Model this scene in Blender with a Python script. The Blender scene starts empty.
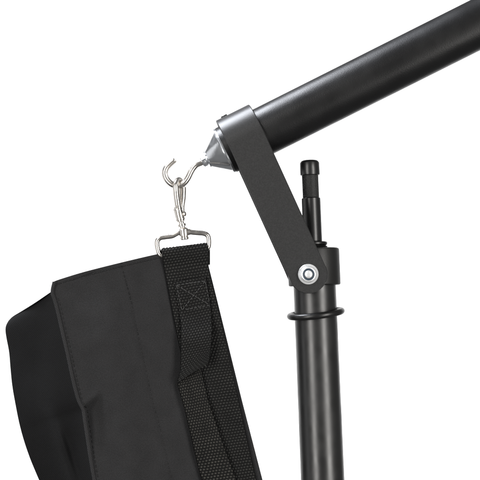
import bpy, math, random
import numpy as np
from mathutils import Vector, noise

random.seed(4)
S = 0.00073            # metres per unit of the 480-unit frame, at the plane of the boom
D = 1.0                # camera distance from that plane
scene = bpy.context.scene
C = scene.collection

def W(x, y, d=0.0):
    """frame units -> world point at depth d (metres, + is away from the camera)."""
    k = S * (D + d) / D
    return Vector(((x - 240) * k, d, (240 - y) * k))

# ------------------------------------------------------------------ objects
def world_of(o):
    p = Vector((0, 0, 0))
    while o is not None:
        p = p + o.location; o = o.parent
    return p

def thing(name, label, cat, loc):
    o = bpy.data.objects.new(name, None); C.objects.link(o)
    o.location = loc; o['label'] = label; o['category'] = cat
    o.empty_display_size = 0.02
    return o

class MB:
    def __init__(self):
        self.v = []; self.f = []; self.m = []; self.uv = {}
    def add(self, verts, faces, mi=0, uvs=None):
        b = len(self.v)
        self.v += [tuple(p) for p in verts]
        for f in faces:
            self.f.append(tuple(b + i for i in f)); self.m.append(mi)
        if uvs is not None:
            for i, u in enumerate(uvs): self.uv[b + i] = u
    def build(self, name, mats, parent=None, sharp=35, label=None):
        if not isinstance(mats, (list, tuple)): mats = [mats]
        arr = np.array(self.v)
        c = (arr.min(0) + arr.max(0)) / 2
        me = bpy.data.meshes.new(name)
        me.from_pydata((arr - c).tolist(), [], self.f)
        for m in mats: me.materials.append(m)
        me.polygons.foreach_set('material_index', self.m)
        me.polygons.foreach_set('use_smooth', [True] * len(self.f))
        if self.uv:
            ul = me.uv_layers.new(name='UVMap')
            li = np.zeros(len(me.loops), dtype=np.int32); me.loops.foreach_get('vertex_index', li)
            tab = np.zeros((len(self.v), 2))
            for i, u in self.uv.items(): tab[i] = u
            ul.data.foreach_set('uv', tab[li].ravel())
        me.update()
        if sharp: me.set_sharp_from_angle(angle=math.radians(sharp))
        o = bpy.data.objects.new(name, me); C.objects.link(o)
        if parent is not None:
            o.parent = parent
            o.location = Vector(c) - world_of(parent)
        else:
            o.location = Vector(c)
        if label: o['label'] = label
        return o

def frame_for(t):
    t = t.normalized()
    a = Vector((0, 1, 0)) if abs(t.y) < 0.9 else Vector((1, 0, 0))
    u = t.cross(a).normalized(); w = t.cross(u).normalized()
    return u, w

def smooth_path(pts, n=6):
    """Catmull-Rom through the points."""
    P = [Vector(p) for p in pts]
    P = [P[0] * 2 - P[1]] + P + [P[-1] * 2 - P[-2]]
    out = []
    for i in range(1, len(P) - 2):
        for k in range(n):
            t = k / n
            a, b, c, d = P[i-1], P[i], P[i+1], P[i+2]
            out.append(0.5 * ((2*b) + (c-a)*t + (2*a-5*b+4*c-d)*t*t + (3*b-a-3*c+d)*t**3))
    out.append(P[-2])
    return out

def tube(mb, pts, r, seg=20, mi=0, closed=False, squash=None, cap=True):
    n = len(pts)
    rr = r if isinstance(r, (list, tuple)) else [r] * n
    vs, fs = [], []
    T = []
    for i in range(n):
        if closed: t = pts[(i+1) % n] - pts[i-1]
        else: t = pts[min(i+1, n-1)] - pts[max(i-1, 0)]
        T.append(t.normalized())
    u, w = frame_for(T[0])
    for i in range(n):
        u = (u - T[i] * u.dot(T[i])).normalized(); w = T[i].cross(u).normalized()
        for k in range(seg):
            a = 2 * math.pi * k / seg
            vs.append(pts[i] + (u * math.cos(a) + w * math.sin(a) * (squash or 1)) * rr[i])
    m = n if closed else n - 1
    for i in range(m):
        j = (i + 1) % n
        for k in range(seg):
            k2 = (k + 1) % seg
            fs.append((i*seg+k, i*seg+k2, j*seg+k2, j*seg+k))
    if not closed and cap:
        fs.append(tuple(range(seg-1, -1, -1))); fs.append(tuple((n-1)*seg + k for k in range(seg)))
    mb.add(vs, fs, mi)

def lathe(mb, prof, org, ax, seg=64, mi=0, cap=True, hexa=None):
    """prof: list of (h, r) along the unit axis ax from org."""
    ax = ax.normalized(); u, w = frame_for(ax)
    vs, fs = [], []
    for h, r in prof:
        for k in range(seg):
            a = 2 * math.pi * k / seg
            q = r
            if hexa is not None:
                b = (a + hexa) % (math.pi / 3) - math.pi / 6
                q = min(r, hexr / math.cos(b))
            vs.append(org + ax * h + (u * math.cos(a) + w * math.sin(a)) * q)
    n = len(prof)
    for i in range(n - 1):
        for k in range(seg):
            k2 = (k + 1) % seg
            fs.append((i*seg+k, i*seg+k2, (i+1)*seg+k2, (i+1)*seg+k))
    if cap:
        fs.append(tuple(range(seg-1, -1, -1))); fs.append(tuple((n-1)*seg + k for k in range(seg)))
    mb.add(vs, fs, mi)

def strap_solid(mb, rows, mi=0, ch=0.25):
    """rows: (centre, half-width vector, half-thickness vector); bevelled rectangle swept along them."""
    vs, fs = [], []
    for c, u, n in rows:
        lu = u.length; ln = n.length
        b = min(ch * ln, lu * 0.4)
        ku = (lu - b) / lu if lu > 0 else 0; kn = (ln - b) / ln
        for su, sn in ((ku, 1), (1, kn), (1, -kn), (ku, -1), (-ku, -1), (-1, -kn), (-1, kn), (-ku, 1)):
            vs.append(c + u * su + n * sn)
    N = len(rows)
    for i in range(N - 1):
        for k in range(8):
            k2 = (k + 1) % 8
            fs.append((i*8+k, i*8+k2, (i+1)*8+k2, (i+1)*8+k))
    fs.append(tuple(range(7, -1, -1))); fs.append(tuple((N-1)*8 + k for k in range(8)))
    mb.add(vs, fs, mi)

# ------------------------------------------------------------------ materials
def mat(name, col, rough, metal=0.0, spec=0.5):
    m = bpy.data.materials.new(name); m.use_nodes = True
    nt = m.node_tree; b = nt.nodes['Principled BSDF']
    b.inputs['Base Color'].default_value = (*col, 1)
    b.inputs['Roughness'].default_value = rough
    b.inputs['Metallic'].default_value = metal
    b.inputs['Specular IOR Level'].default_value = spec
    return m, nt, b

def nd(nt, t, **kw):
    n = nt.nodes.new(t)
    for k, v in kw.items():
        if k in n.inputs: n.inputs[k].default_value = v
        else: setattr(n, k, v)
    return n

def grain(nt, b, scale, strength, dist=0.0004, detail=3, coord='Object'):
    tc = nd(nt, 'ShaderNodeTexCoord'); no = nd(nt, 'ShaderNodeTexNoise', Scale=scale, Detail=detail)
    bu = nd(nt, 'ShaderNodeBump', Strength=strength, Distance=dist)
    nt.links.new(tc.outputs[coord], no.inputs['Vector']); nt.links.new(no.outputs['Fac'], bu.inputs['Height'])
    nt.links.new(bu.outputs['Normal'], b.inputs['Normal'])
    return tc, no, bu

def vary(nt, b, tc, scale, lo, hi, inp='Roughness', vec_scale=None, detail=3):
    no = nd(nt, 'ShaderNodeTexNoise', Scale=scale, Detail=detail)
    src = tc.outputs['Object']
    if vec_scale:
        mp = nd(nt, 'ShaderNodeMapping'); mp.inputs['Scale'].default_value = vec_scale
        nt.links.new(src, mp.inputs['Vector']); src = mp.outputs['Vector']
    nt.links.new(src, no.inputs['Vector'])
    mr = nd(nt, 'ShaderNodeMapRange'); mr.inputs['From Min'].default_value = 0.3; mr.inputs['From Max'].default_value = 0.7
    mr.inputs['To Min'].default_value = lo; mr.inputs['To Max'].default_value = hi
    nt.links.new(no.outputs['Fac'], mr.inputs['Value']); nt.links.new(mr.outputs['Result'], b.inputs[inp])
    return no

def speckle(nt, b, tc, c0, c1, scale):
    no = nd(nt, 'ShaderNodeTexNoise', Scale=scale, Detail=2)
    cr = nd(nt, 'ShaderNodeValToRGB')
    cr.color_ramp.elements[0].position = 0.35; cr.color_ramp.elements[0].color = (*c0, 1)
    cr.color_ramp.elements[1].position = 0.68; cr.color_ramp.elements[1].color = (*c1, 1)
    nt.links.new(tc.outputs['Object'], no.inputs['Vector']); nt.links.new(no.outputs['Fac'], cr.inputs['Fac'])
    nt.links.new(cr.outputs['Color'], b.inputs['Base Color'])

M = {}
# powder-coated bracket
m, nt, b = mat('powder_coat', (0.03, 0.03, 0.028), 0.36, spec=0.5)
tc, no, bu = grain(nt, b, 1500, 0.14, 0.0002)
speckle(nt, b, tc, (0.0195, 0.0196, 0.0199), (0.0295, 0.0296, 0.030), 1300)
M['powder'] = m
# boom tube lacquer
m, nt, b = mat('boom_lacquer', (0.004, 0.004, 0.0043), 0.40, spec=0.42)
tc, no, bu = grain(nt, b, 1100, 0.3, 0.0002)
vary(nt, b, tc, 60, 0.34, 0.43)
M['boom'] = m
# satin anodised upright
m, nt, b = mat('satin_anodised', (0.007, 0.007, 0.0068), 0.33, spec=0.8)
tc, no, bu = grain(nt, b, 45, 0.35, 0.0006, detail=2)
vary(nt, b, tc, 50, 0.28, 0.42)
M['anodised'] = m
m, nt, b = mat('collar_plastic', (0.008, 0.008, 0.0076), 0.46, spec=0.5)
grain(nt, b, 1400, 0.25, 0.0002); M['collar'] = m
m, nt, b = mat('spigot_steel', (0.006, 0.006, 0.0063), 0.32, spec=0.7)
tc, no, bu = grain(nt, b, 500, 0.1, 0.0003); M['spigot'] = m
m, nt, b = mat('rubber', (0.007, 0.007, 0.007), 0.33, spec=0.5)
grain(nt, b, 300, 0.15, 0.0003); M['rubber'] = m
m, nt, b = mat('zinc', (0.78, 0.80, 0.83), 0.26, metal=1.0)
tc, no, bu = grain(nt, b, 700, 0.1, 0.0003); vary(nt, b, tc, 150, 0.16, 0.27); M['zinc'] = m
m, nt, b = mat('bright_zinc', (0.86, 0.87, 0.88), 0.36, metal=0.55)
grain(nt, b, 700, 0.08, 0.0003); M['bright_zinc'] = m
m, nt, b = mat('nickel', (0.76, 0.72, 0.67), 0.22, metal=1.0)
tc, no, bu = grain(nt, b, 260, 0.10, 0.0004); vary(nt, b, tc, 200, 0.17, 0.30); M['nickel'] = m
m, nt, b = mat('nylon_insert', (0.03, 0.05, 0.075), 0.4); M['nylon'] = m
m, nt, b = mat('thread', (0.045, 0.045, 0.044), 0.6, spec=0.4); M['thread'] = m
m, nt, b = mat('seam_thread', (0.014, 0.014, 0.0143), 0.7, spec=0.3); M['seam'] = m

def fabric(name, c0, c1, freq, bump, rough=0.75, sheen=0.06, spec=0.12):
    m, nt, b = mat(name, c0, rough, spec=spec)
    b.inputs['Sheen Weight'].default_value = sheen
    b.inputs['Sheen Roughness'].default_value = 0.5
    tc = nd(nt, 'ShaderNodeTexCoord'); sx = nd(nt, 'ShaderNodeSeparateXYZ')
    nt.links.new(tc.outputs['UV'], sx.inputs['Vector'])
    def mth(op, a, bb=None):
        n = nd(nt, 'ShaderNodeMath', operation=op)
        for i, q in enumerate((a, bb)):
            if q is None: continue
            if isinstance(q, (int, float)): n.inputs[i].default_value = q
            else: nt.links.new(q, n.inputs[i])
        return n.outputs[0]
    X, Y = sx.outputs['X'], sx.outputs['Y']
    dg = mth('SINE', mth('MULTIPLY', mth('ADD', X, mth('MULTIPLY', Y, 0.8)), freq))
    cr_ = mth('SINE', mth('MULTIPLY', mth('SUBTRACT', X, mth('MULTIPLY', Y, 1.1)), freq * 0.9))
    w = mth('MULTIPLY', mth('ADD', dg, mth('MULTIPLY', cr_, 0.6)), 0.5)
    no = nd(nt, 'ShaderNodeTexNoise', Scale=90, Detail=4)
    nt.links.new(tc.outputs['UV'], no.inputs['Vector'])
    h = mth('ADD', mth('MULTIPLY', w, 0.5), mth('MULTIPLY', no.outputs['Fac'], 1.0))
    bu = nd(nt, 'ShaderNodeBump', Strength=bump, Distance=0.0005)
    nt.links.new(h, bu.inputs['Height']); nt.links.new(bu.outputs['Normal'], b.inputs['Normal'])
    no2 = nd(nt, 'ShaderNodeTexNoise', Scale=6, Detail=5); nt.links.new(tc.outputs['UV'], no2.inputs['Vector'])
    fac = mth('ADD', mth('MULTIPLY', w, 0.30), mth('ADD', mth('MULTIPLY', no2.outputs['Fac'], 0.3), mth('MULTIPLY', no.outputs['Fac'], 0.75)))
    cr = nd(nt, 'ShaderNodeValToRGB')
    cr.color_ramp.elements[0].position = 0.25; cr.color_ramp.elements[0].color = (*c0, 1)
    cr.color_ramp.elements[1].position = 0.8; cr.color_ramp.elements[1].color = (*c1, 1)
    nt.links.new(fac, cr.inputs['Fac']); nt.links.new(cr.outputs['Color'], b.inputs['Base Color'])
    return m
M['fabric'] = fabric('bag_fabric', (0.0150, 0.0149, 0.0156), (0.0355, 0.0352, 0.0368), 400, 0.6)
M['gusset'] = fabric('gusset_fabric_shaded', (0.0080, 0.0080, 0.0084), (0.0135, 0.0135, 0.0140), 330, 0.2, sheen=0.0, spec=0.08)  # same bag cloth, with the side's shade put into a darker colour
M['piping'] = fabric('piping_fabric', (0.019, 0.0188, 0.0197), (0.033, 0.0326, 0.034), 330, 0.3)

def webbing(name, c0, c1):
    m, nt, b = mat(name, c0, 0.6, spec=0.16)
    at = nd(nt, 'ShaderNodeAttribute'); at.attribute_name = 'weave'
    cr = nd(nt, 'ShaderNodeValToRGB')
    cr.color_ramp.elements[0].position = 0.22; cr.color_ramp.elements[0].color = (*c0, 1)  # shade between the yarns and sheen on them are put into the colour
    cr.color_ramp.elements[1].position = 1.0; cr.color_ramp.elements[1].color = (*c1, 1)
    nt.links.new(at.outputs['Fac'], cr.inputs['Fac']); nt.links.new(cr.outputs['Color'], b.inputs['Base Color'])
    tc = nd(nt, 'ShaderNodeTexCoord'); no = nd(nt, 'ShaderNodeTexNoise', Scale=2500, Detail=2)
    nt.links.new(tc.outputs['Object'], no.inputs['Vector'])
    bu = nd(nt, 'ShaderNodeBump', Strength=0.3, Distance=0.0002)
    nt.links.new(no.outputs['Fac'], bu.inputs['Height']); nt.links.new(bu.outputs['Normal'], b.inputs['Normal'])
    return m
M['web'] = webbing('nylon_webbing', (0.0016, 0.0016, 0.0016), (0.046, 0.0455, 0.043))
M['web_light'] = webbing('nylon_webbing_pale', (0.0018, 0.0018, 0.0017), (0.070, 0.067, 0.060))  # paler yarns than the other webbing

# ------------------------------------------------------------------ boom stand
AX = Vector((-0.8955, 0, -0.4449)).normalized()          # boom axis, towards the hook end
BC = W(246.5, 140.1)                                     # boom axis under the bracket
def B(t, off=0.0):                                       # point t units along the axis, off units across (down-right)
    return BC + AX * (t * S)
cy = lambda y: 315 + 0.0415 * (y - 294.6)
lean = math.tan(math.radians(3))
def U(y):                                                # point of the upright's axis at frame height y
    return W(cy(y), y, (274 - y) * S * lean)
UA = (U(160) - U(480)).normalized()
U0 = U(480)
hy = lambda y: (U(y) - U0).dot(UA)
foot = U0 - UA * 0.62

stand = thing('boom_stand', 'black metal stand upright with a slanted boom arm pivoting in a bolted bracket', 'boom stand', foot)

# upright tube
mb = MB(); r = 21.2 * S
lathe(mb, [(-0.62, r * 1.02), (-0.30, r * 1.02), (0, r * 1.02), (hy(380), r * 1.008), (hy(283), r), (hy(262), r)], U0, UA, 96)
upright = mb.build('upright_tube', M['anodised'], stand)
# loose rubber ring
mb = MB(); c = U(313.6)
rx = Vector((1, 0.06, 0.118)).normalized(); ry = Vector((-0.05, 1, 0.03)); ry = (ry - rx * ry.dot(rx)).normalized()
pts = [c + (rx * math.cos(a) + ry * math.sin(a)) * (25.9 * S) for a in [2*math.pi*k/96 for k in range(96)]]
tube(mb, pts, 3.15 * S, 24, closed=True)
mb.build('rubber_ring', M['rubber'], upright, label='black rubber ring sitting loosely and tilted round the tube')
# collar
mb = MB(); R = 26 * S; e = 1.3 * S
hb, ht = hy(285.6), hy(248.5)
lathe(mb, [(hb, r*1.002), (hb, R - e), (hb + 0.4*e, R - 0.3*e), (hb + e, R), (ht - 1.6*e, R), (ht - 0.5*e, R - 0.5*e), (ht, R - 1.8*e), (ht, 4*S)], U0, UA, 96)
collar = mb.build('collar', M['collar'], stand)
# spigot
sp = MB()
h0 = hy(241.5); h1 = hy(197.5); r1 = 9.45 * S
lathe(sp, [(hy(246), 6*S), (h0, r1*0.99), (h0 + 0.5*S, r1), (h1 - 1.2*S, r1), (h1 - 0.3*S, r1 - 0.7*S), (h1, r1 - 1.5*S), (h1, 5*S)], U0, UA, 64)
spig = sp.build('spigot', M['spigot'], stand)
fl = MB(); ha = hy(248.2); hb2 = hy(241.8); rf = 14.6 * S
prof = [(ha, 8*S), (ha, rf - 1.5*S), (ha + 0.5*S, rf - 0.4*S), (ha + 1.2*S, rf), (ha + 1.9*S, rf - 0.6*S), (ha + 2.3*S, rf - 1.6*S),
        (ha + 2.8*S, rf - 1.0*S), (ha + 3.6*S, rf - 0.2*S), (hb2 - 1.2*S, rf), (hb2 - 0.3*S, rf - 0.8*S), (hb2, rf - 2.2*S), (hb2, 7*S)]
lathe(fl, prof, U0, UA, 64)
fl.build('spigot_flange', M['rubber'], spig)
# knurled grip: real diamond relief
kn = MB(); seg, rows = 216, 170
ha, hb2 = hy(198.5), hy(174.5)
vs, fs = [], []
u, w = frame_for(UA)
for j in range(rows):
    hh = ha + (hb2 - ha) * j / (rows - 1)
    for k in range(seg):
        a = 2*math.pi*k/seg
        q1 = abs(((k / seg * 36 + j / rows * 17) % 1) - 0.5); q2 = abs(((k / seg * 36 - j / rows * 17) % 1) - 0.5)
        rr = (7.5 + 0.9 * min(q1, q2) * 2) * S
        vs.append(U0 + UA * hh + (u * math.cos(a) + w * math.sin(a)) * rr)
for j in range(rows - 1):
    for k in range(seg):
        k2 = (k+1) % seg; fs.append((j*seg+k, j*seg+k2, (j+1)*seg+k2, (j+1)*seg+k))
kn.add(vs, fs); kn.build('knurled_grip', M['spigot'], spig, sharp=0)
cp = MB(); ha, hb2, rc = hy(175.4), hy(160.2), 9.85 * S
lathe(cp, [(ha, 6*S), (ha, rc - 0.9*S), (ha + 0.4*S, rc - 0.2*S), (ha + 1.0*S, rc), (hb2 - 3.0*S, rc), (hb2 - 1.2*S, rc - 1.1*S),
           (hb2 - 0.4*S, rc - 2.4*S), (hb2, rc - 4*S), (hb2, 1*S)], U0, UA, 64)
cp.build('spigot_cap', M['spigot'], spig)

# boom tube (swung a little towards the camera on its far end)
bdir = (-AX * 1.0 + Vector((0, -0.06, 0))).normalized()
RB = 24.4 * S
mb = MB()
o0 = BC + AX * (23.3 * S)
lathe(mb, [(0, 10*S), (0, RB - 0.8*S), (0.8*S, RB), (0.1, RB), (0.2, RB), (0.3, RB), (0.62, RB)], o0, bdir, 128)
boom = mb.build('boom_arm', M['boom'], stand)
mb = MB()
lathe(mb, [(-15.5*S, RB*0.99), (-15.5*S, 26.8*S), (17*S, 26.8*S), (17*S, RB*0.99)], BC, AX, 96, cap=False)
mb.build('bushing', M['rubber'], boom)
# zinc end cone, flange and nut
mb = MB()
o1 = BC
lathe(mb, [(23.2*S, 12*S), (23.25*S, 23.6*S), (23.7*S, 24.4*S), (25.3*S, 24.5*S), (25.9*S, 23.9*S), (26.0*S, 21.4*S), (27.0*S, 21.0*S),
           (42.9*S, 8.3*S), (43.2*S, 8.6*S), (44.0*S, 8.5*S), (44.4*S, 7.6*S), (44.5*S, 3*S)], o1, AX, 96)
cone = mb.build('end_cone', M['zinc'], boom, sharp=25)
mb = MB(); hexr = 4.8 * S
lathe(mb, [(44.4*S, 4.5*S), (45.2*S, 5.6*S), (49.0*S, 5.6*S), (49.8*S, 4.3*S), (50.0*S, 2.4*S)], o1, AX, 72, hexa=0.2)
mb.build('lock_nut', M['zinc'], boom, sharp=25)
# open hook
mb = MB()
hp = [B(47), B(51.5), W(196.6, 164.6), W(193.6, 167.6), W(190.9, 171.9), W(187.7, 178.4), W(183.6, 183.4), W(178, 185.7), W(172, 184.2),
      W(166.9, 179.3), W(164.8, 173.4), W(166.3, 167.9), W(170.2, 163.5), W(174.9, 159.4)]
pp = smooth_path(hp, 8)
rad = [2.35 * S] * len(pp)
rad[-1] = 2.1 * S
tube(mb, pp, [q_ * 1.3 for q_ in rad], 24)
mb.build('open_hook', M['nickel'], boom)

# U bracket: over the boom, two legs down to the pivot
Vd = Vector((0.4449, 0, -0.8955)).normalized()           # across the boom, down-right
bolt_f = W(308.3, 274.2, -31 * S)
rel = bolt_f - BC
vb = rel.dot(Vd); ub = rel.dot(AX)                        # pivot in the bracket's own frame
th = 2.0 * S; Rm = 29.0 * S; hw = 18.6 * S
rows = []
def row(v, y, nrm, half):
    f = max(0.0, min(1.0, v / vb)) if vb else 0
    return (BC + Vd * v + Vector((0, y, 0)) + AX * (ub * f + 0.6 * S * (1 - f)), AX * half, nrm * th)
endr = 18.9 * S
fr = []
for k in range(0, 19):
    a = math.pi/2 * (1 - k/18)
    v = vb + endr * math.sin(a) * 0.9985
    fr.append((v, max(endr * math.cos(a), 0.15 * S)))
for v, h in fr: rows.append(row(v, -Rm, Vector((0, -1, 0)), h if v > vb else hw))
for k in range(1, 13): rows.append(row(vb * (1 - k/12), -Rm, Vector((0, -1, 0)), hw))
for k in range(1, 49):
    a = math.pi * k / 48
    rows.append(row(-Rm * math.sin(a), -Rm * math.cos(a), Vd * -math.sin(a) + Vector((0, -math.cos(a), 0)), hw))
for k in range(1, 12): rows.append(row(vb * k/12, Rm, Vector((0, 1, 0)), hw))
for v, h in reversed(fr): rows.append(row(v, Rm, Vector((0, 1, 0)), h))
mb = MB(); strap_solid(mb, rows, ch=0.35)
# small set screw on the crown
lathe(mb, [(30.3*S, 3.4*S), (31.8*S, 3.4*S), (32.2*S, 2.9*S), (32.2*S, 1*S)], BC + AX * (9.5*S), -Vd, 24)
bracket = mb.build('bracket', M['powder'], stand, sharp=30)
# pivot hardware
Fy = Vector((0, -1, 0)); pb = W(308.3, 274.2, -31 * S)
mb = MB()
lathe(mb, [(-0.2*S, 4*S), (-0.1*S, 9.6*S), (0.3*S, 10.0*S), (1.0*S, 10.0*S), (1.5*S, 9.5*S), (1.55*S, 4*S)], pb, Fy, 64)
mb.build('washer', M['bright_zinc'], bracket)
mb = MB(); hexr = 8.15 * S
lathe(mb, [(1.4*S, 8.0*S), (2.0*S, 8.5*S), (4.6*S, 8.5*S), (5.4*S, 7.6*S), (6.2*S, 6.8*S), (6.5*S, 5.9*S), (5.9*S, 5.7*S), (5.5*S, 5.7*S)], pb, Fy, 96, hexa=0.3, cap=False)
mb.build('nut', M['bright_zinc'], bracket, sharp=20)
mb = MB()
lathe(mb, [(5.3*S, 5.8*S), (6.2*S, 5.75*S), (6.5*S, 5.3*S), (6.3*S, 4.4*S), (5.2*S, 4.0*S)], pb, Fy, 48, cap=False)
mb.build('nut_insert', M['nylon'], bracket)
mb = MB()
lathe(mb, [(-72*S, 4*S), (6.6*S, 4.0*S), (7.4*S, 3.8*S), (8.1*S, 3.0*S), (8.3*S, 1.5*S), (8.3*S, 0.3*S)], pb, Fy, 48)
hexr = 9 * S
lathe(mb, [(-67.5*S, 8*S), (-67*S, 9.5*S), (-62.2*S, 9.5*S), (-62.1*S, 8*S)], pb, Fy, 48, hexa=0.0)
mb.build('bolt', M['bright_zinc'], bracket)

# ------------------------------------------------------------------ snap hook
q = S
snap = thing('snap_hook', 'shiny nickel swivel snap hook hanging from the open hook at the boom end', 'snap hook', W(184, 239))
def P(x, y, d=0): return W(x, y, d * S)
mb = MB()
hk = [P(180.2, 217, -0.5), P(178.9, 210, -1.6), P(177.6, 203, -3.2), P(176.6, 196, -4.4), P(176.0, 189.5, -4.8), P(176.0, 184.6, -4.0), P(177.2, 181.2, -1.6),
      P(179.2, 180.0, 1.2), P(181.2, 182.0, 3.8), P(182.3, 186.6, 5.0), P(182.5, 189.0, 5.1)]
pp = smooth_path(hk, 6); n = len(pp)
rad = [(3.3 - 0.6 * (i / n)) * q for i in range(n)]
tube(mb, pp, rad, 18)
sax = (P(176.8, 204) - P(183.2, 230)).normalized(); so = P(183.2, 230)
hs = lambda y: (230 - y) / 26 * (P(176.8, 204) - so).length
# body of the hook: barrel with a waist
lathe(mb, [(hs(229), 2.6*q), (hs(226.6), 2.6*q), (hs(226.4), 4.0*q), (hs(224), 4.1*q), (hs(223.6), 2.6*q), (hs(221.8), 2.6*q), (hs(221.3), 4.0*q),
           (hs(216), 4.5*q), (hs(209), 4.5*q), (hs(206.4), 3.4*q), (hs(206.6), 1.5*q)], so, sax, 28)
# raised cast ribs
for yy in (219.2, 209.0):
    lathe(mb, [(hs(yy + .9), 4.2*q), (hs(yy + .5), 4.9*q), (hs(yy - .5), 4.9*q), (hs(yy - .9), 4.2*q)], so, sax, 28)
body = mb.build('hook_body', M['nickel'], snap, sharp=40)
mb = MB()
gp = smooth_path([P(182.2, 218, 2.2), P(181.9, 212, 2.9), P(181.6, 206, 3.6), P(182.1, 201, 4.3), P(182.4, 196, 4.7), P(182.6, 191, 5.0), P(182.6, 187.2, 5.1)], 6)
n = len(gp)
rad = [(2.4 + 1.2 * min(1, i / (0.6*n))) * q for i in range(n)]
tube(mb, gp, rad, 16, squash=0.75)
gate = mb.build('gate', M['nickel'], snap)
mb = MB()
ka = (P(186.4, 213.6, -1.2) - P(181.5, 214.3, 1.5)).normalized(); ko = P(181.5, 214.3, 1.0)
lathe(mb, [(0, 1.1*q), (2.2*q, 1.1*q), (2.4*q, 2.0*q), (3.0*q, 2.45*q), (4.2*q, 2.45*q), (4.8*q, 1.9*q), (5.1*q, 0.9*q), (5.1*q, .2*q)], ko, ka, 24)
mb.build('thumb_knob', M['nickel'], gate)
mb = MB()
bax = (P(183.4, 227) - P(184.9, 239.6)).normalized(); bo = P(184.9, 239.8)
lathe(mb, [(0, 2.6*q), (0.1*q, 3.6*q), (0.8*q, 4.2*q), (2.6*q, 4.2*q), (3.1*q, 3.6*q), (3.6*q, 3.6*q), (4.1*q, 4.8*q), (10.2*q, 4.8*q), (11.2*q, 4.1*q), (12.3*q, 2.6*q), (12.3*q, 1*q)],
      bo, bax, 32)
# side sockets taking the loop wire
tube(mb, smooth_path([P(179.0, 232.5), P(181.5, 232.2), P(188, 231.9), P(190.4, 231.9)], 4), 3.0*q, 20)
mb.build('swivel_barrel', M['nickel'], snap, sharp=30)
mb = MB()
lp = [P(184, 232.2), P(179, 232.6), P(175.6, 234.2), P(172, 236.0), P(165.5, 236.9), P(160.3, 237.9), P(157.4, 240.8), P(157.1, 245.2), P(158.1, 250), P(159.2, 253.4), P(161.4, 255.2),
      P(166, 254.6), P(183, 252.4), P(200, 250.3), P(205.2, 249.5), P(207.9, 247.6), P(208.8, 244.4), P(208.7, 238.8), P(207.3, 235.2), P(203.8, 233.4), P(199, 232.9), P(194, 232.5), P(189, 231.9)]
tube(mb, smooth_path(lp, 6), 2.5*q, 20, closed=True)
mb.build('wire_loop', M['nickel'], snap)

# ------------------------------------------------------------------ weight bag
bag = thing('weight_bag', 'black fabric weight bag hanging by its webbing straps from the snap hook', 'weight bag', W(190, 600, 0.03))
YB = 560
def poly(pts):
    ys = np.array([p[1] for p in pts]); xs = np.array([p[0] for p in pts])
    return lambda y: float(np.interp(y, ys, xs))
EDGE_L = [(53.3, 281.7), (51.4, 291.5), (54, 300), (56.7, 310), (62, 333), (66.7, 353), (72, 378), (76.7, 396.7), (79.5, 404), (82.5, 410), (84, 420), (86, 433), (89, 453), (93.3, 478), (109, 560)]
EDGE_R = [(206, 247.5), (207.6, 262), (216.2, 296), (241.9, 400), (262.6, 480), (283, 560)]
def resample(pts, n, sm=True):
    P_ = smooth_path([Vector((p[0], p[1], 0)) for p in pts], 12) if sm else [Vector((p[0], p[1], 0)) for p in pts]
    L = [0]
    for a, b_ in zip(P_, P_[1:]): L.append(L[-1] + (b_ - a).length)
    t = np.linspace(0, L[-1], n)
    return np.stack([np.interp(t, L, [p.x for p in P_]), np.interp(t, L, [p.y for p in P_])], 1)
def sstep(a, b_, x):
    t = np.clip((x - a) / (b_ - a), 0, 1); return t*t*(3 - 2*t)
NR, NCOL = 240, 150
Lp = resample(EDGE_L, NR); Rp = resample(EDGE_R, NR, False)
# depth of the bag's outlines, in units
dL = np.linspace(-22, -18, NR); dR = np.linspace(3.5, 8, NR)
UU = np.linspace(0, 1, NCOL)
def front_depth(x, y, u):
    d = 0
    d = d - 3.0 * np.sin(np.clip(u / 0.75, 0, 1) * math.pi)                                       # slight bulge towards the viewer
    d = d - 5.5 * np.exp(-((x - (108 + (y - 330) * 0.14)) / 17) ** 2) * sstep(290, 350, y)      # soft vertical ridge
    d = d + 3.6 * np.exp(-((x - (150 + (y - 380) * 0.22)) / 16) ** 2) * sstep(300, 420, y)
    # the pinched dent by the left seam
    ridge = 408 - (x - 82) * 0.82
    m_ = sstep(0, 3.0, y - ridge) * (1 - sstep(6, 75, y - ridge)) * (1 - sstep(8, 24, x - 82 - (y - 408) * 0.12)) * sstep(-6, 3, x - 80 - (y - 408) * 0.16)
    d = d + 8.5 * m_
    ridge2 = np.exp(-((y - ridge + 3) / 5.0) ** 2) * (1 - sstep(12, 22, x - 82)) * sstep(-4, 3, x - 80)
    d = d - 2.2 * ridge2
    # pucker under the top hem corner
    d = d + 0.9 * np.exp(-((x - 66) / 10) ** 2 - ((y - (292 - (x - 60) * .25)) / 6) ** 2)
    # seam line dips
    sx_ = np.interp(y, [262, 303, 328, 400, 434, 463, 560], [121, 131.5, 136.7, 152.5, 161.5, 168, 189])
    d = d + 0.9 * np.exp(-((x - sx_) / 1.2) ** 2) - 0.5 * np.exp(-((x - sx_ + 6) / 4) ** 2)
    # hem line just under the top edge
    ty = np.interp(x, [50, 53.3, 80, 100, 156.7, 206], [283, 281.7, 273, 267.5, 254, 246])
    d = d + 0.9 * np.exp(-((y - ty - 4.0) / 0.9) ** 2)
    # inset behind the left binding
    return d
GX = np.zeros((NR, NCOL)); GY = np.zeros((NR, NCOL)); GD = np.zeros((NR, NCOL))
top_x = np.linspace(0, 1, NCOL)
TOP = resample([(53.3, 281.7), (60, 279.2), (80, 273), (100, 267.7), (128, 260.8), (156.7, 254.2), (182, 249.5), (206, 247.5)], NCOL)
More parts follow.
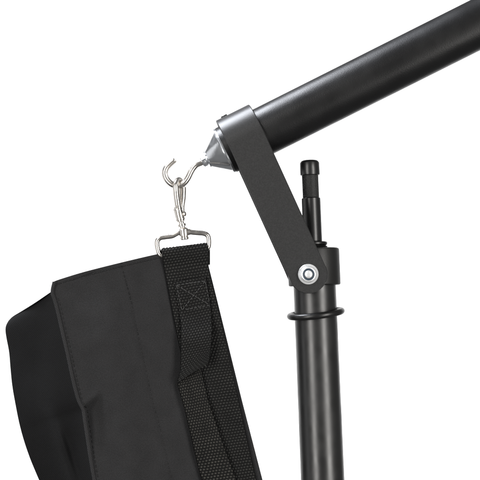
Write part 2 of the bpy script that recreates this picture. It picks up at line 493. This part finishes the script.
for i in range(NR):
    t = i / (NR - 1)
    GX[i] = Lp[i, 0] * (1 - UU) + Rp[i, 0] * UU; GY[i] = Lp[i, 1] * (1 - UU) + Rp[i, 1] * UU
    lin = np.stack([Lp[0, 0] * (1-UU) + Rp[0, 0]*UU, Lp[0, 1]*(1-UU) + Rp[0, 1]*UU], 1)
    k = (1 - t) ** 3
    GX[i] += (TOP[:, 0] - lin[:, 0]) * k; GY[i] += (TOP[:, 1] - lin[:, 1]) * k
    GD[i] = dR[i] + (dL[i] - dR[i]) * (1 - UU) ** 1.6
nz = np.array([[noise.noise(Vector((GX[i, j] * 0.02, GY[i, j] * 0.011, 3.1))) + 0.45 * noise.noise(Vector((GX[i, j] * 0.06, GY[i, j] * 0.04, 7.7))) for j in range(NCOL)] for i in range(NR)])
fadeR = 1 - sstep(0.62, 0.8, UU)[None, :]
fadeL = sstep(0.0, 0.03, UU)[None, :]
GD = GD + front_depth(GX, GY, np.broadcast_to(UU, GX.shape)) * fadeL * fadeR + nz * 3.0 * fadeR * fadeL
def grid(mb, gx, gy, gd, mi=0, flip=False, uvo=(0, 0)):
    n, m_ = gx.shape
    vs = [W(gx[i, j], gy[i, j], gd[i, j] * S) for i in range(n) for j in range(m_)]
    uv = [((gx[i, j] + uvo[0]) / 100, (gy[i, j] + uvo[1]) / 100) for i in range(n) for j in range(m_)]
    fs = []
    for i in range(n - 1):
        for j in range(m_ - 1):
            a = i*m_ + j
            f = (a, a + m_, a + m_ + 1, a + 1)
            fs.append(f[::-1] if flip else f)
    mb.add(vs, fs, mi, uv)
def depth_at(x, y):
    i = int(np.argmin(np.abs(GY[:, 0] + (GY[:, -1] - GY[:, 0]) * np.clip((x - GX[:, 0]) / (GX[:, -1] - GX[:, 0]), 0, 1) - y)))
    j = int(np.argmin(np.abs(GX[i] - x)))
    return GD[i, j]
def stitches(mb, pts, length, gap, rad, mi, lift=0.5, dfun=None):
    """thread dashes along a frame-space polyline lying on the front panel."""
    L = [0]
    for a, b_ in zip(pts, pts[1:]): L.append(L[-1] + math.dist(a, b_))
    xs = [p[0] for p in pts]; ys = [p[1] for p in pts]
    t = 0.5
    while t + length < L[-1]:
        q_ = []
        for f, l_ in ((0, -0.35), (0.14, lift), (0.5, lift * 1.1), (0.86, lift), (1, -0.35)):
            x = float(np.interp(t + f*length, L, xs)); y = float(np.interp(t + f*length, L, ys))
            d = (dfun or depth_at)(x, y)
            q_.append(W(x, y, (d - l_) * S))
        tube(mb, q_, rad * S, 6, mi=mi)
        t += length + gap * random.uniform(0.75, 1.3)
mb = MB(); grid(mb, GX, GY, GD)
seam = [(121.7, 266), (131.7, 303), (136.7, 328), (152.5, 400), (161.7, 434), (168, 463), (189, 556)]
stitches(mb, seam, 2.8, 1.8, 0.32, 1, 0.1)
hem = [(TOP[j, 0] + 1.0, TOP[j, 1] + 4.0) for j in range(4, 112, 3)]
stitches(mb, hem, 2.8, 1.6, 0.34, 1, 0.15)
ls = [(Lp[i, 0] + 4.8, Lp[i, 1] + (0 if i else 3)) for i in range(14, NR, 4)]
stitches(mb, ls, 2.6, 2.4, 0.42, 1, 0.2)
front = mb.build('front_panel', [M['fabric'], M['seam']], bag, sharp=0)
# left gusset, its shade put into the colour; runs back from the front panel's left seam
EDGE_G = [(8.6, 320.5), (6.2, 325), (5.4, 330), (6.4, 338), (9.0, 352), (10.4, 368), (12, 384), (14.6, 400), (20, 426.5), (27.5, 451.5), (39, 480), (74, 560)]
Gp = resample(EDGE_G, NR)
NG = 70
ug = np.linspace(0, 1, NG)
Ls = resample([p for p in EDGE_L if p[1] > 290], NR)
gx = Gp[:, :1] * (1 - ug) + Ls[:, :1] * ug
gy = Gp[:, 1:] * (1 - ug) + Ls[:, 1:] * ug
tt = np.linspace(0, 1, NR)[:, None]
# top edge: from the corner out to the far rounded corner
topg = resample([(8.6, 320.5), (13, 316.3), (22, 310.8), (36, 302), (51.4, 291.5)], NG)
gx += (topg[:, 0] - gx[0])[None, :] * (1 - tt) ** 4; gy += (topg[:, 1] - gy[0])[None, :] * (1 - tt) ** 4
gd = 75 * (1 - ug)[None, :] ** 1.0 + (-21.0 + 4 * tt) * ug[None, :]
gd = gd + 10 * np.sin(ug * math.pi)[None, :] * (0.3 + 0.7 * tt)
gn = np.array([[noise.noise(Vector((gx[i, j] * 0.03, gy[i, j] * 0.016, 9.1))) for j in range(NG)] for i in range(NR)])
gd = gd + gn * 11 * np.sin(ug * math.pi)[None, :] - 15 * np.exp(-((gx - (60 + (gy - 440) * .33)) / 7) ** 2) * sstep(400, 450, gy) * np.sin(ug * math.pi)[None, :]
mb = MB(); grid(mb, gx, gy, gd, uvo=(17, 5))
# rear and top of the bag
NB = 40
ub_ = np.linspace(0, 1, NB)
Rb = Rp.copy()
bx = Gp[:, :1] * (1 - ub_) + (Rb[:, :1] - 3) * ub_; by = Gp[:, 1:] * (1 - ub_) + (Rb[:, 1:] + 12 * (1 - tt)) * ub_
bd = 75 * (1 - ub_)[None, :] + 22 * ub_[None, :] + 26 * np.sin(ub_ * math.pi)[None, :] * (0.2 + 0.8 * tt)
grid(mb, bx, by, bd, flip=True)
mb.build('gusset', M['gusset'], bag, sharp=50, label='black side panel at the left of the bag, its shade painted in')
# top, bottom and right closing strips
mb = MB()
k = np.linspace(0, 1, 14)[:, None]
fx = np.interp(np.linspace(0, 1, NB), UU, GX[0])[None, :]; fy = np.interp(np.linspace(0, 1, NB), UU, GY[0])[None, :]; fd = np.interp(np.linspace(0, 1, NB), UU, GD[0])[None, :]
tg = np.stack([np.interp(1 - k[:, 0], ug, topg[:, 0]), np.interp(1 - k[:, 0], ug, topg[:, 1])], 1)
wl_ = (1 - np.linspace(0, 1, NB))[None, :] ** 4
ox = (tg[:, :1] - (53.3*(1-k) + 8.6*k)) * wl_; oy = (tg[:, 1:] - (281.7*(1-k) + 320.5*k)) * wl_ + 0.8 * np.sin(k*math.pi)
grid(mb, fx*(1-k) + bx[:1]*k + ox, fy*(1-k) + by[:1]*k + oy + 3.5*np.sin(k*math.pi)*(1 - wl_), fd*(1-k) + bd[:1]*k, flip=True)
fx = np.interp(np.linspace(0, 1, NB), UU, GX[-1])[None, :]; fy = np.interp(np.linspace(0, 1, NB), UU, GY[-1])[None, :]; fd = np.interp(np.linspace(0, 1, NB), UU, GD[-1])[None, :]
grid(mb, fx*(1-k) + bx[-1:]*k, fy*(1-k) + by[-1:]*k, fd*(1-k) + bd[-1:]*k)
kk = np.linspace(0, 1, 6)[None, :]
grid(mb, GX[:, -1:]*(1-kk) + bx[:, -1:]*kk, GY[:, -1:]*(1-kk) + by[:, -1:]*kk, GD[:, -1:]*(1-kk) + bd[:, -1:]*kk)
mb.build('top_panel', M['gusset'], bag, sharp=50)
# binding round the front panel's left seam and top hem
mb = MB()
pl = [W(Lp[i, 0] + 0.9, Lp[i, 1] + 0.2, (GD[i, 0] - 0.4) * S) for i in range(0, NR, 2)]
tube(mb, pl, 1.75 * S, 12)
for i in range(len(mb.v)): mb.uv[i] = (mb.v[i][0] / S / 100, mb.v[i][2] / S / 100)
mb.build('edge_binding', M['piping'], bag)

# ---- webbing with real woven relief
def weave(u, v, cu=3.1, cv=2.7, amp=0.55):
    rowi = np.floor(v / cv)
    uu = u + np.where(rowi % 2 == 0, 0, cu / 2) + (v / cv - rowi - .5) * 0.7
    a = 0.5 + 0.5 * np.cos(2 * math.pi * uu / cu); b_ = np.sin(math.pi * (v / cv - rowi)) ** 2
    return (a * b_ + 1e-6) ** 0.62
def add_web(name, Lf, Rf, y0, y1, dfun, material, parent, step=0.5, loop=None, thick=2.0, shape=None, amp=0.8, stitch=None, seed=0, bend=None):
    """Woven strap between the left and right outline functions of v; dfun(x, y, s) is the depth of its face (s across, -1..1)."""
    nv = int((y1 - y0) / step); nu = 98
    s_ = np.linspace(-1, 1, nu)[None, :]; v = np.linspace(y0, y1, nv)[:, None]
    l = np.array([Lf(t) for t in v[:, 0]]); r_ = np.array([Rf(t) for t in v[:, 0]])
    x = l[:, None, 0] * (1 - s_) / 2 + r_[:, None, 0] * (1 + s_) / 2
    y = l[:, None, 1] * (1 - s_) / 2 + r_[:, None, 1] * (1 + s_) / 2
    width = np.hypot(r_[:, 0] - l[:, 0], r_[:, 1] - l[:, 1])[:, None]
    uu = (s_ + 1) / 2 * width.mean()
    jx = np.array([[noise.noise(Vector((a * 0.13, b2 * 0.13, seed + 0.5))) for a in uu[0, ::7]] for b2 in v[::7, 0]])
    jit = lambda k2: np.stack([np.interp(np.arange(nu), np.arange(0, nu, 7), row_) for row_ in np.stack([np.interp(np.arange(nv), np.arange(0, nv, 7), np.roll(jx, k2, 1)[:, c2]) for c2 in range(jx.shape[1])], 1)])
    jA, jB = jit(0), jit(5)
    wv = weave(uu + 0 * v + 0.55 * jA, v + 0 * uu + 1.1 * s_ + 0.45 * jB) * (0.86 + 0.28 * jB)
    edge = 1 - np.clip((np.abs(s_) - 0.93) / 0.07, 0, 1) ** 2
    d = dfun(x, y, s_ + 0 * v) - amp * wv * edge + 1.0 * (1 - edge)
    rnd = np.array([noise.noise(Vector((seed, t * 0.05, 1))) for t in v[:, 0]])[:, None]
    d = d + rnd * 0.5
    vs = [W(x[i, j], y[i, j], d[i, j] * S) for i in range(nv) for j in range(nu)]
    wl = list((wv * edge).ravel())
    if loop:                                   # carry the top over the loop wire and down behind it
        ring = []; rl = []
        for k2 in range(1, 25):
            a = math.pi * k2 / 24
            wk = weave(uu, y0 - loop * a + 0 * uu + 1.1 * s_)[0]
            for j in range(nu):
                rr = loop + (wk[j] - wv[0, j]) * amp * edge[0, j]
                cz = vs[j] + Vector((0, loop * S, 0))
                ring.append(cz + Vector((0, -math.cos(a) * rr * S, math.sin(a) * rr * S))); rl.append(float(wk[j] * edge[0, j]))
        for k2 in range(1, 16):
            for j in range(nu):
                ring.append(vs[j] + Vector((0, 2 * loop * S, -k2 * 1.2 * S))); rl.append(float(wv[k2 % 12, j]))
        nr = 39
        order = []
        for k2 in range(nr - 1, -1, -1): order += ring[k2*nu:(k2+1)*nu]
        ol = []
        for k2 in range(nr - 1, -1, -1): ol += rl[k2*nu:(k2+1)*nu]
        vs = order + vs; wl = ol + wl; nv += nr
    fs = []
    for i in range(nv - 1):
        for j in range(nu - 1):
            a = i*nu + j; fs.append((a, a + nu, a + nu + 1, a + 1))
    m_ = MB(); m_.add(vs, fs)
    if stitch: stitch(m_)
    o = m_.build(name, material, parent, sharp=0)
    at = o.data.attributes.new('weave', 'FLOAT', 'POINT')
    at.data.foreach_set('value', wl + [0.5] * (len(o.data.vertices) - len(wl)))
    so_ = o.modifiers.new('thickness', 'SOLIDIFY'); so_.thickness = thick * S; so_.offset = -1
    return o
def edge_fn(pts):
    ys = [p[0] for p in pts]; xs = [p[1] for p in pts]; yy = [p[2] for p in pts]
    return lambda t: (float(np.interp(t, ys, xs)), float(np.interp(t, ys, yy)))
# side webbing: parameter v runs 250 -> 560, its rows slope up to the right
LW = edge_fn([(250, 161.8, 252.4), (262, 163.0, 264), (273, 165.3, 276), (310, 172.3, 313), (343, 179, 346), (383, 189, 386), (430, 200.5, 433), (480, 213, 483), (560, 233, 563)])
RW = edge_fn([(250, 208.4, 246.8), (256, 209.2, 253), (262, 208.3, 259), (268, 208.6, 266), (310, 218.6, 308.5), (343, 226, 341.5), (383, 234.8, 381.5), (430, 245, 428.5), (480, 256.2, 478.5), (560, 274, 558.5)])
def side_depth(x, y, s):
    base = -0.6 + (y - 250) * 0.0146 + np.minimum(0, (x - (208 + (y - 262) * .25)) + 22) * 0.10
    top = (1 - sstep(252, 268, y)) * -2.6
    return base + top - 0.9 * (1 - s**2)
add_web('side_webbing', LW, RW, 250, 560, side_depth, M['web'], bag, loop=4.1, seed=1)
# carry strap coming out from under the folded flap
LC = edge_fn([(350, 184, 356), (372, 181, 376), (383, 177.4, 384.5), (408, 184.6, 409.5), (436, 191, 437), (464, 197.4, 465), (480, 202, 481), (560, 226, 561)])
RC = edge_fn([(350, 198, 344), (377, 202.5, 374), (402, 208.6, 400), (439, 221, 437), (480, 236, 478), (560, 262, 558)])
def carry_depth(x, y, s):
    return -5.2 + (y - 350) * 0.012 - 1.6 * (1 - s**2) - 2.5 * np.exp(-((y - 430) / 45) ** 2) + 0.8 * s
add_web('carry_strap', LC, RC, 352, 560, carry_depth, M['web_light'], bag, seed=2, amp=0.9)
# folded flap sewn down with a boxed cross
LF = edge_fn([(278, 172.0, 281.5), (284, 173.5, 287), (322, 180.8, 325), (345, 180.6, 347), (368, 180.2, 370), (376, 178, 378.5), (381, 176.7, 383)])
RF = edge_fn([(278, 206.4, 277), (284, 207.6, 282), (310, 211.4, 308), (330, 212.4, 328), (346, 211.6, 344), (356, 210.6, 352), (368, 210.0, 357), (376, 209.6, 360), (381, 208.4, 363)])
def flap_depth(x, y, s):
    lo = sstep(308, 345, y)
    curl = sstep(-16, 0, (y - (382 - (x - 177) * 0.62)))
    return -3.0 - 1.2 * (1 - s**2) - 8.0 * lo - 1.2 * lo * s - 1.0 * curl
def box_stitch(m_):
    c = [(176.6, 285.2), (205.0, 281.2), (210.0, 305.2), (182.0, 310.4)]
    df = lambda x, y: flap_depth(np.array(x), np.array(y), np.array((x - 192.0) / 17.5)) - 0.6
    for a, b_ in ((0, 1), (1, 2), (2, 3), (3, 0), (0, 2), (1, 3)):
        stitches(m_, [c[a], c[b_]], 2.9, 1.2, 0.48, 0, 0.45, dfun=df)
flap = add_web('strap_flap', LF, RF, 278, 381, flap_depth, M['web'], bag, seed=3)
mb = MB(); box_stitch(mb); mb.build('stitching', M['thread'], flap, sharp=0)

# ------------------------------------------------------------------ backdrop
mb = MB()
m, nt, b = mat('white_paper', (0.9, 0.9, 0.9), 0.9, spec=0.1); grain(nt, b, 60, 0.05, 0.0005)
w_, h_ = 2.3, 1.05
vs = [(sx * w_, 2.1 + sy, sz * h_) for sy in (0, 0.012) for sx in (-1, 1) for sz in (-1, 1)]
mb.add(vs, [(0, 1, 3, 2), (4, 6, 7, 5), (0, 4, 5, 1), (2, 3, 7, 6), (0, 2, 6, 4), (1, 5, 7, 3)])
bk = mb.build('backdrop', m, None, sharp=30); bk['kind'] = 'structure'; bk['label'] = 'plain white paper backdrop behind the stand'

# ------------------------------------------------------------------ lights
def area(name, loc, target, sx, sy, power, col=(1, 1, 1)):
    l = bpy.data.lights.new(name, 'AREA'); l.shape = 'RECTANGLE'; l.size = sx; l.size_y = sy; l.energy = power; l.color = col
    o = bpy.data.objects.new(name, l); C.objects.link(o); o.location = loc
    o.rotation_euler = (Vector(target) - Vector(loc)).to_track_quat('-Z', 'Y').to_euler()
    return o
area('backdrop_lamp_upper', (0, 1.1, 0.95), (0, 2.1, 0.1), 4.2, 0.2, 37)
area('backdrop_lamp_lower', (0, 1.1, -0.95), (0, 2.1, -0.1), 4.2, 0.2, 37)
area('softbox_right', (0.86, -1.02, 0.10), (0.03, 0, 0), 0.42, 1.4, 16, (1, 0.975, 0.94))
area('softbox_left', (-0.72, -1.10, 0.10), (0.03, 0, 0), 0.42, 1.4, 13, (1, 0.975, 0.94))
area('softbox_top', (-0.50, 0.10, 0.80), (0, 0, 0.05), 0.5, 0.45, 21, (0.90, 0.93, 1.0))
area('added_fill_side', (-1.20, 0.12, -0.08), (-0.03, 0, 0.05), 1.0, 1.0, 2.2, (0.97, 0.97, 0.98))  # added fill that brightens the end cone

wd = bpy.data.worlds.new('World'); scene.world = wd; wd.use_nodes = True
wd.node_tree.nodes['Background'].inputs['Color'].default_value = (1, 1, 1, 1)
wd.node_tree.nodes['Background'].inputs['Strength'].default_value = 0.17

# ------------------------------------------------------------------ camera
cam = bpy.data.cameras.new('camera'); co = bpy.data.objects.new('camera', cam); C.objects.link(co)
co.location = (0, -D, 0); co.rotation_euler = (math.pi/2, 0, 0)
cam.sensor_width = 36; cam.sensor_fit = 'HORIZONTAL'
cam.lens = 36 * D / (480 * S)
cam.clip_start = 0.05; cam.clip_end = 50
scene.camera = co
scene.view_settings.view_transform = 'Standard'; scene.view_settings.look = 'None'
scene.view_settings.exposure = 0; scene.view_settings.gamma = 1
scene.render.engine = 'CYCLES'
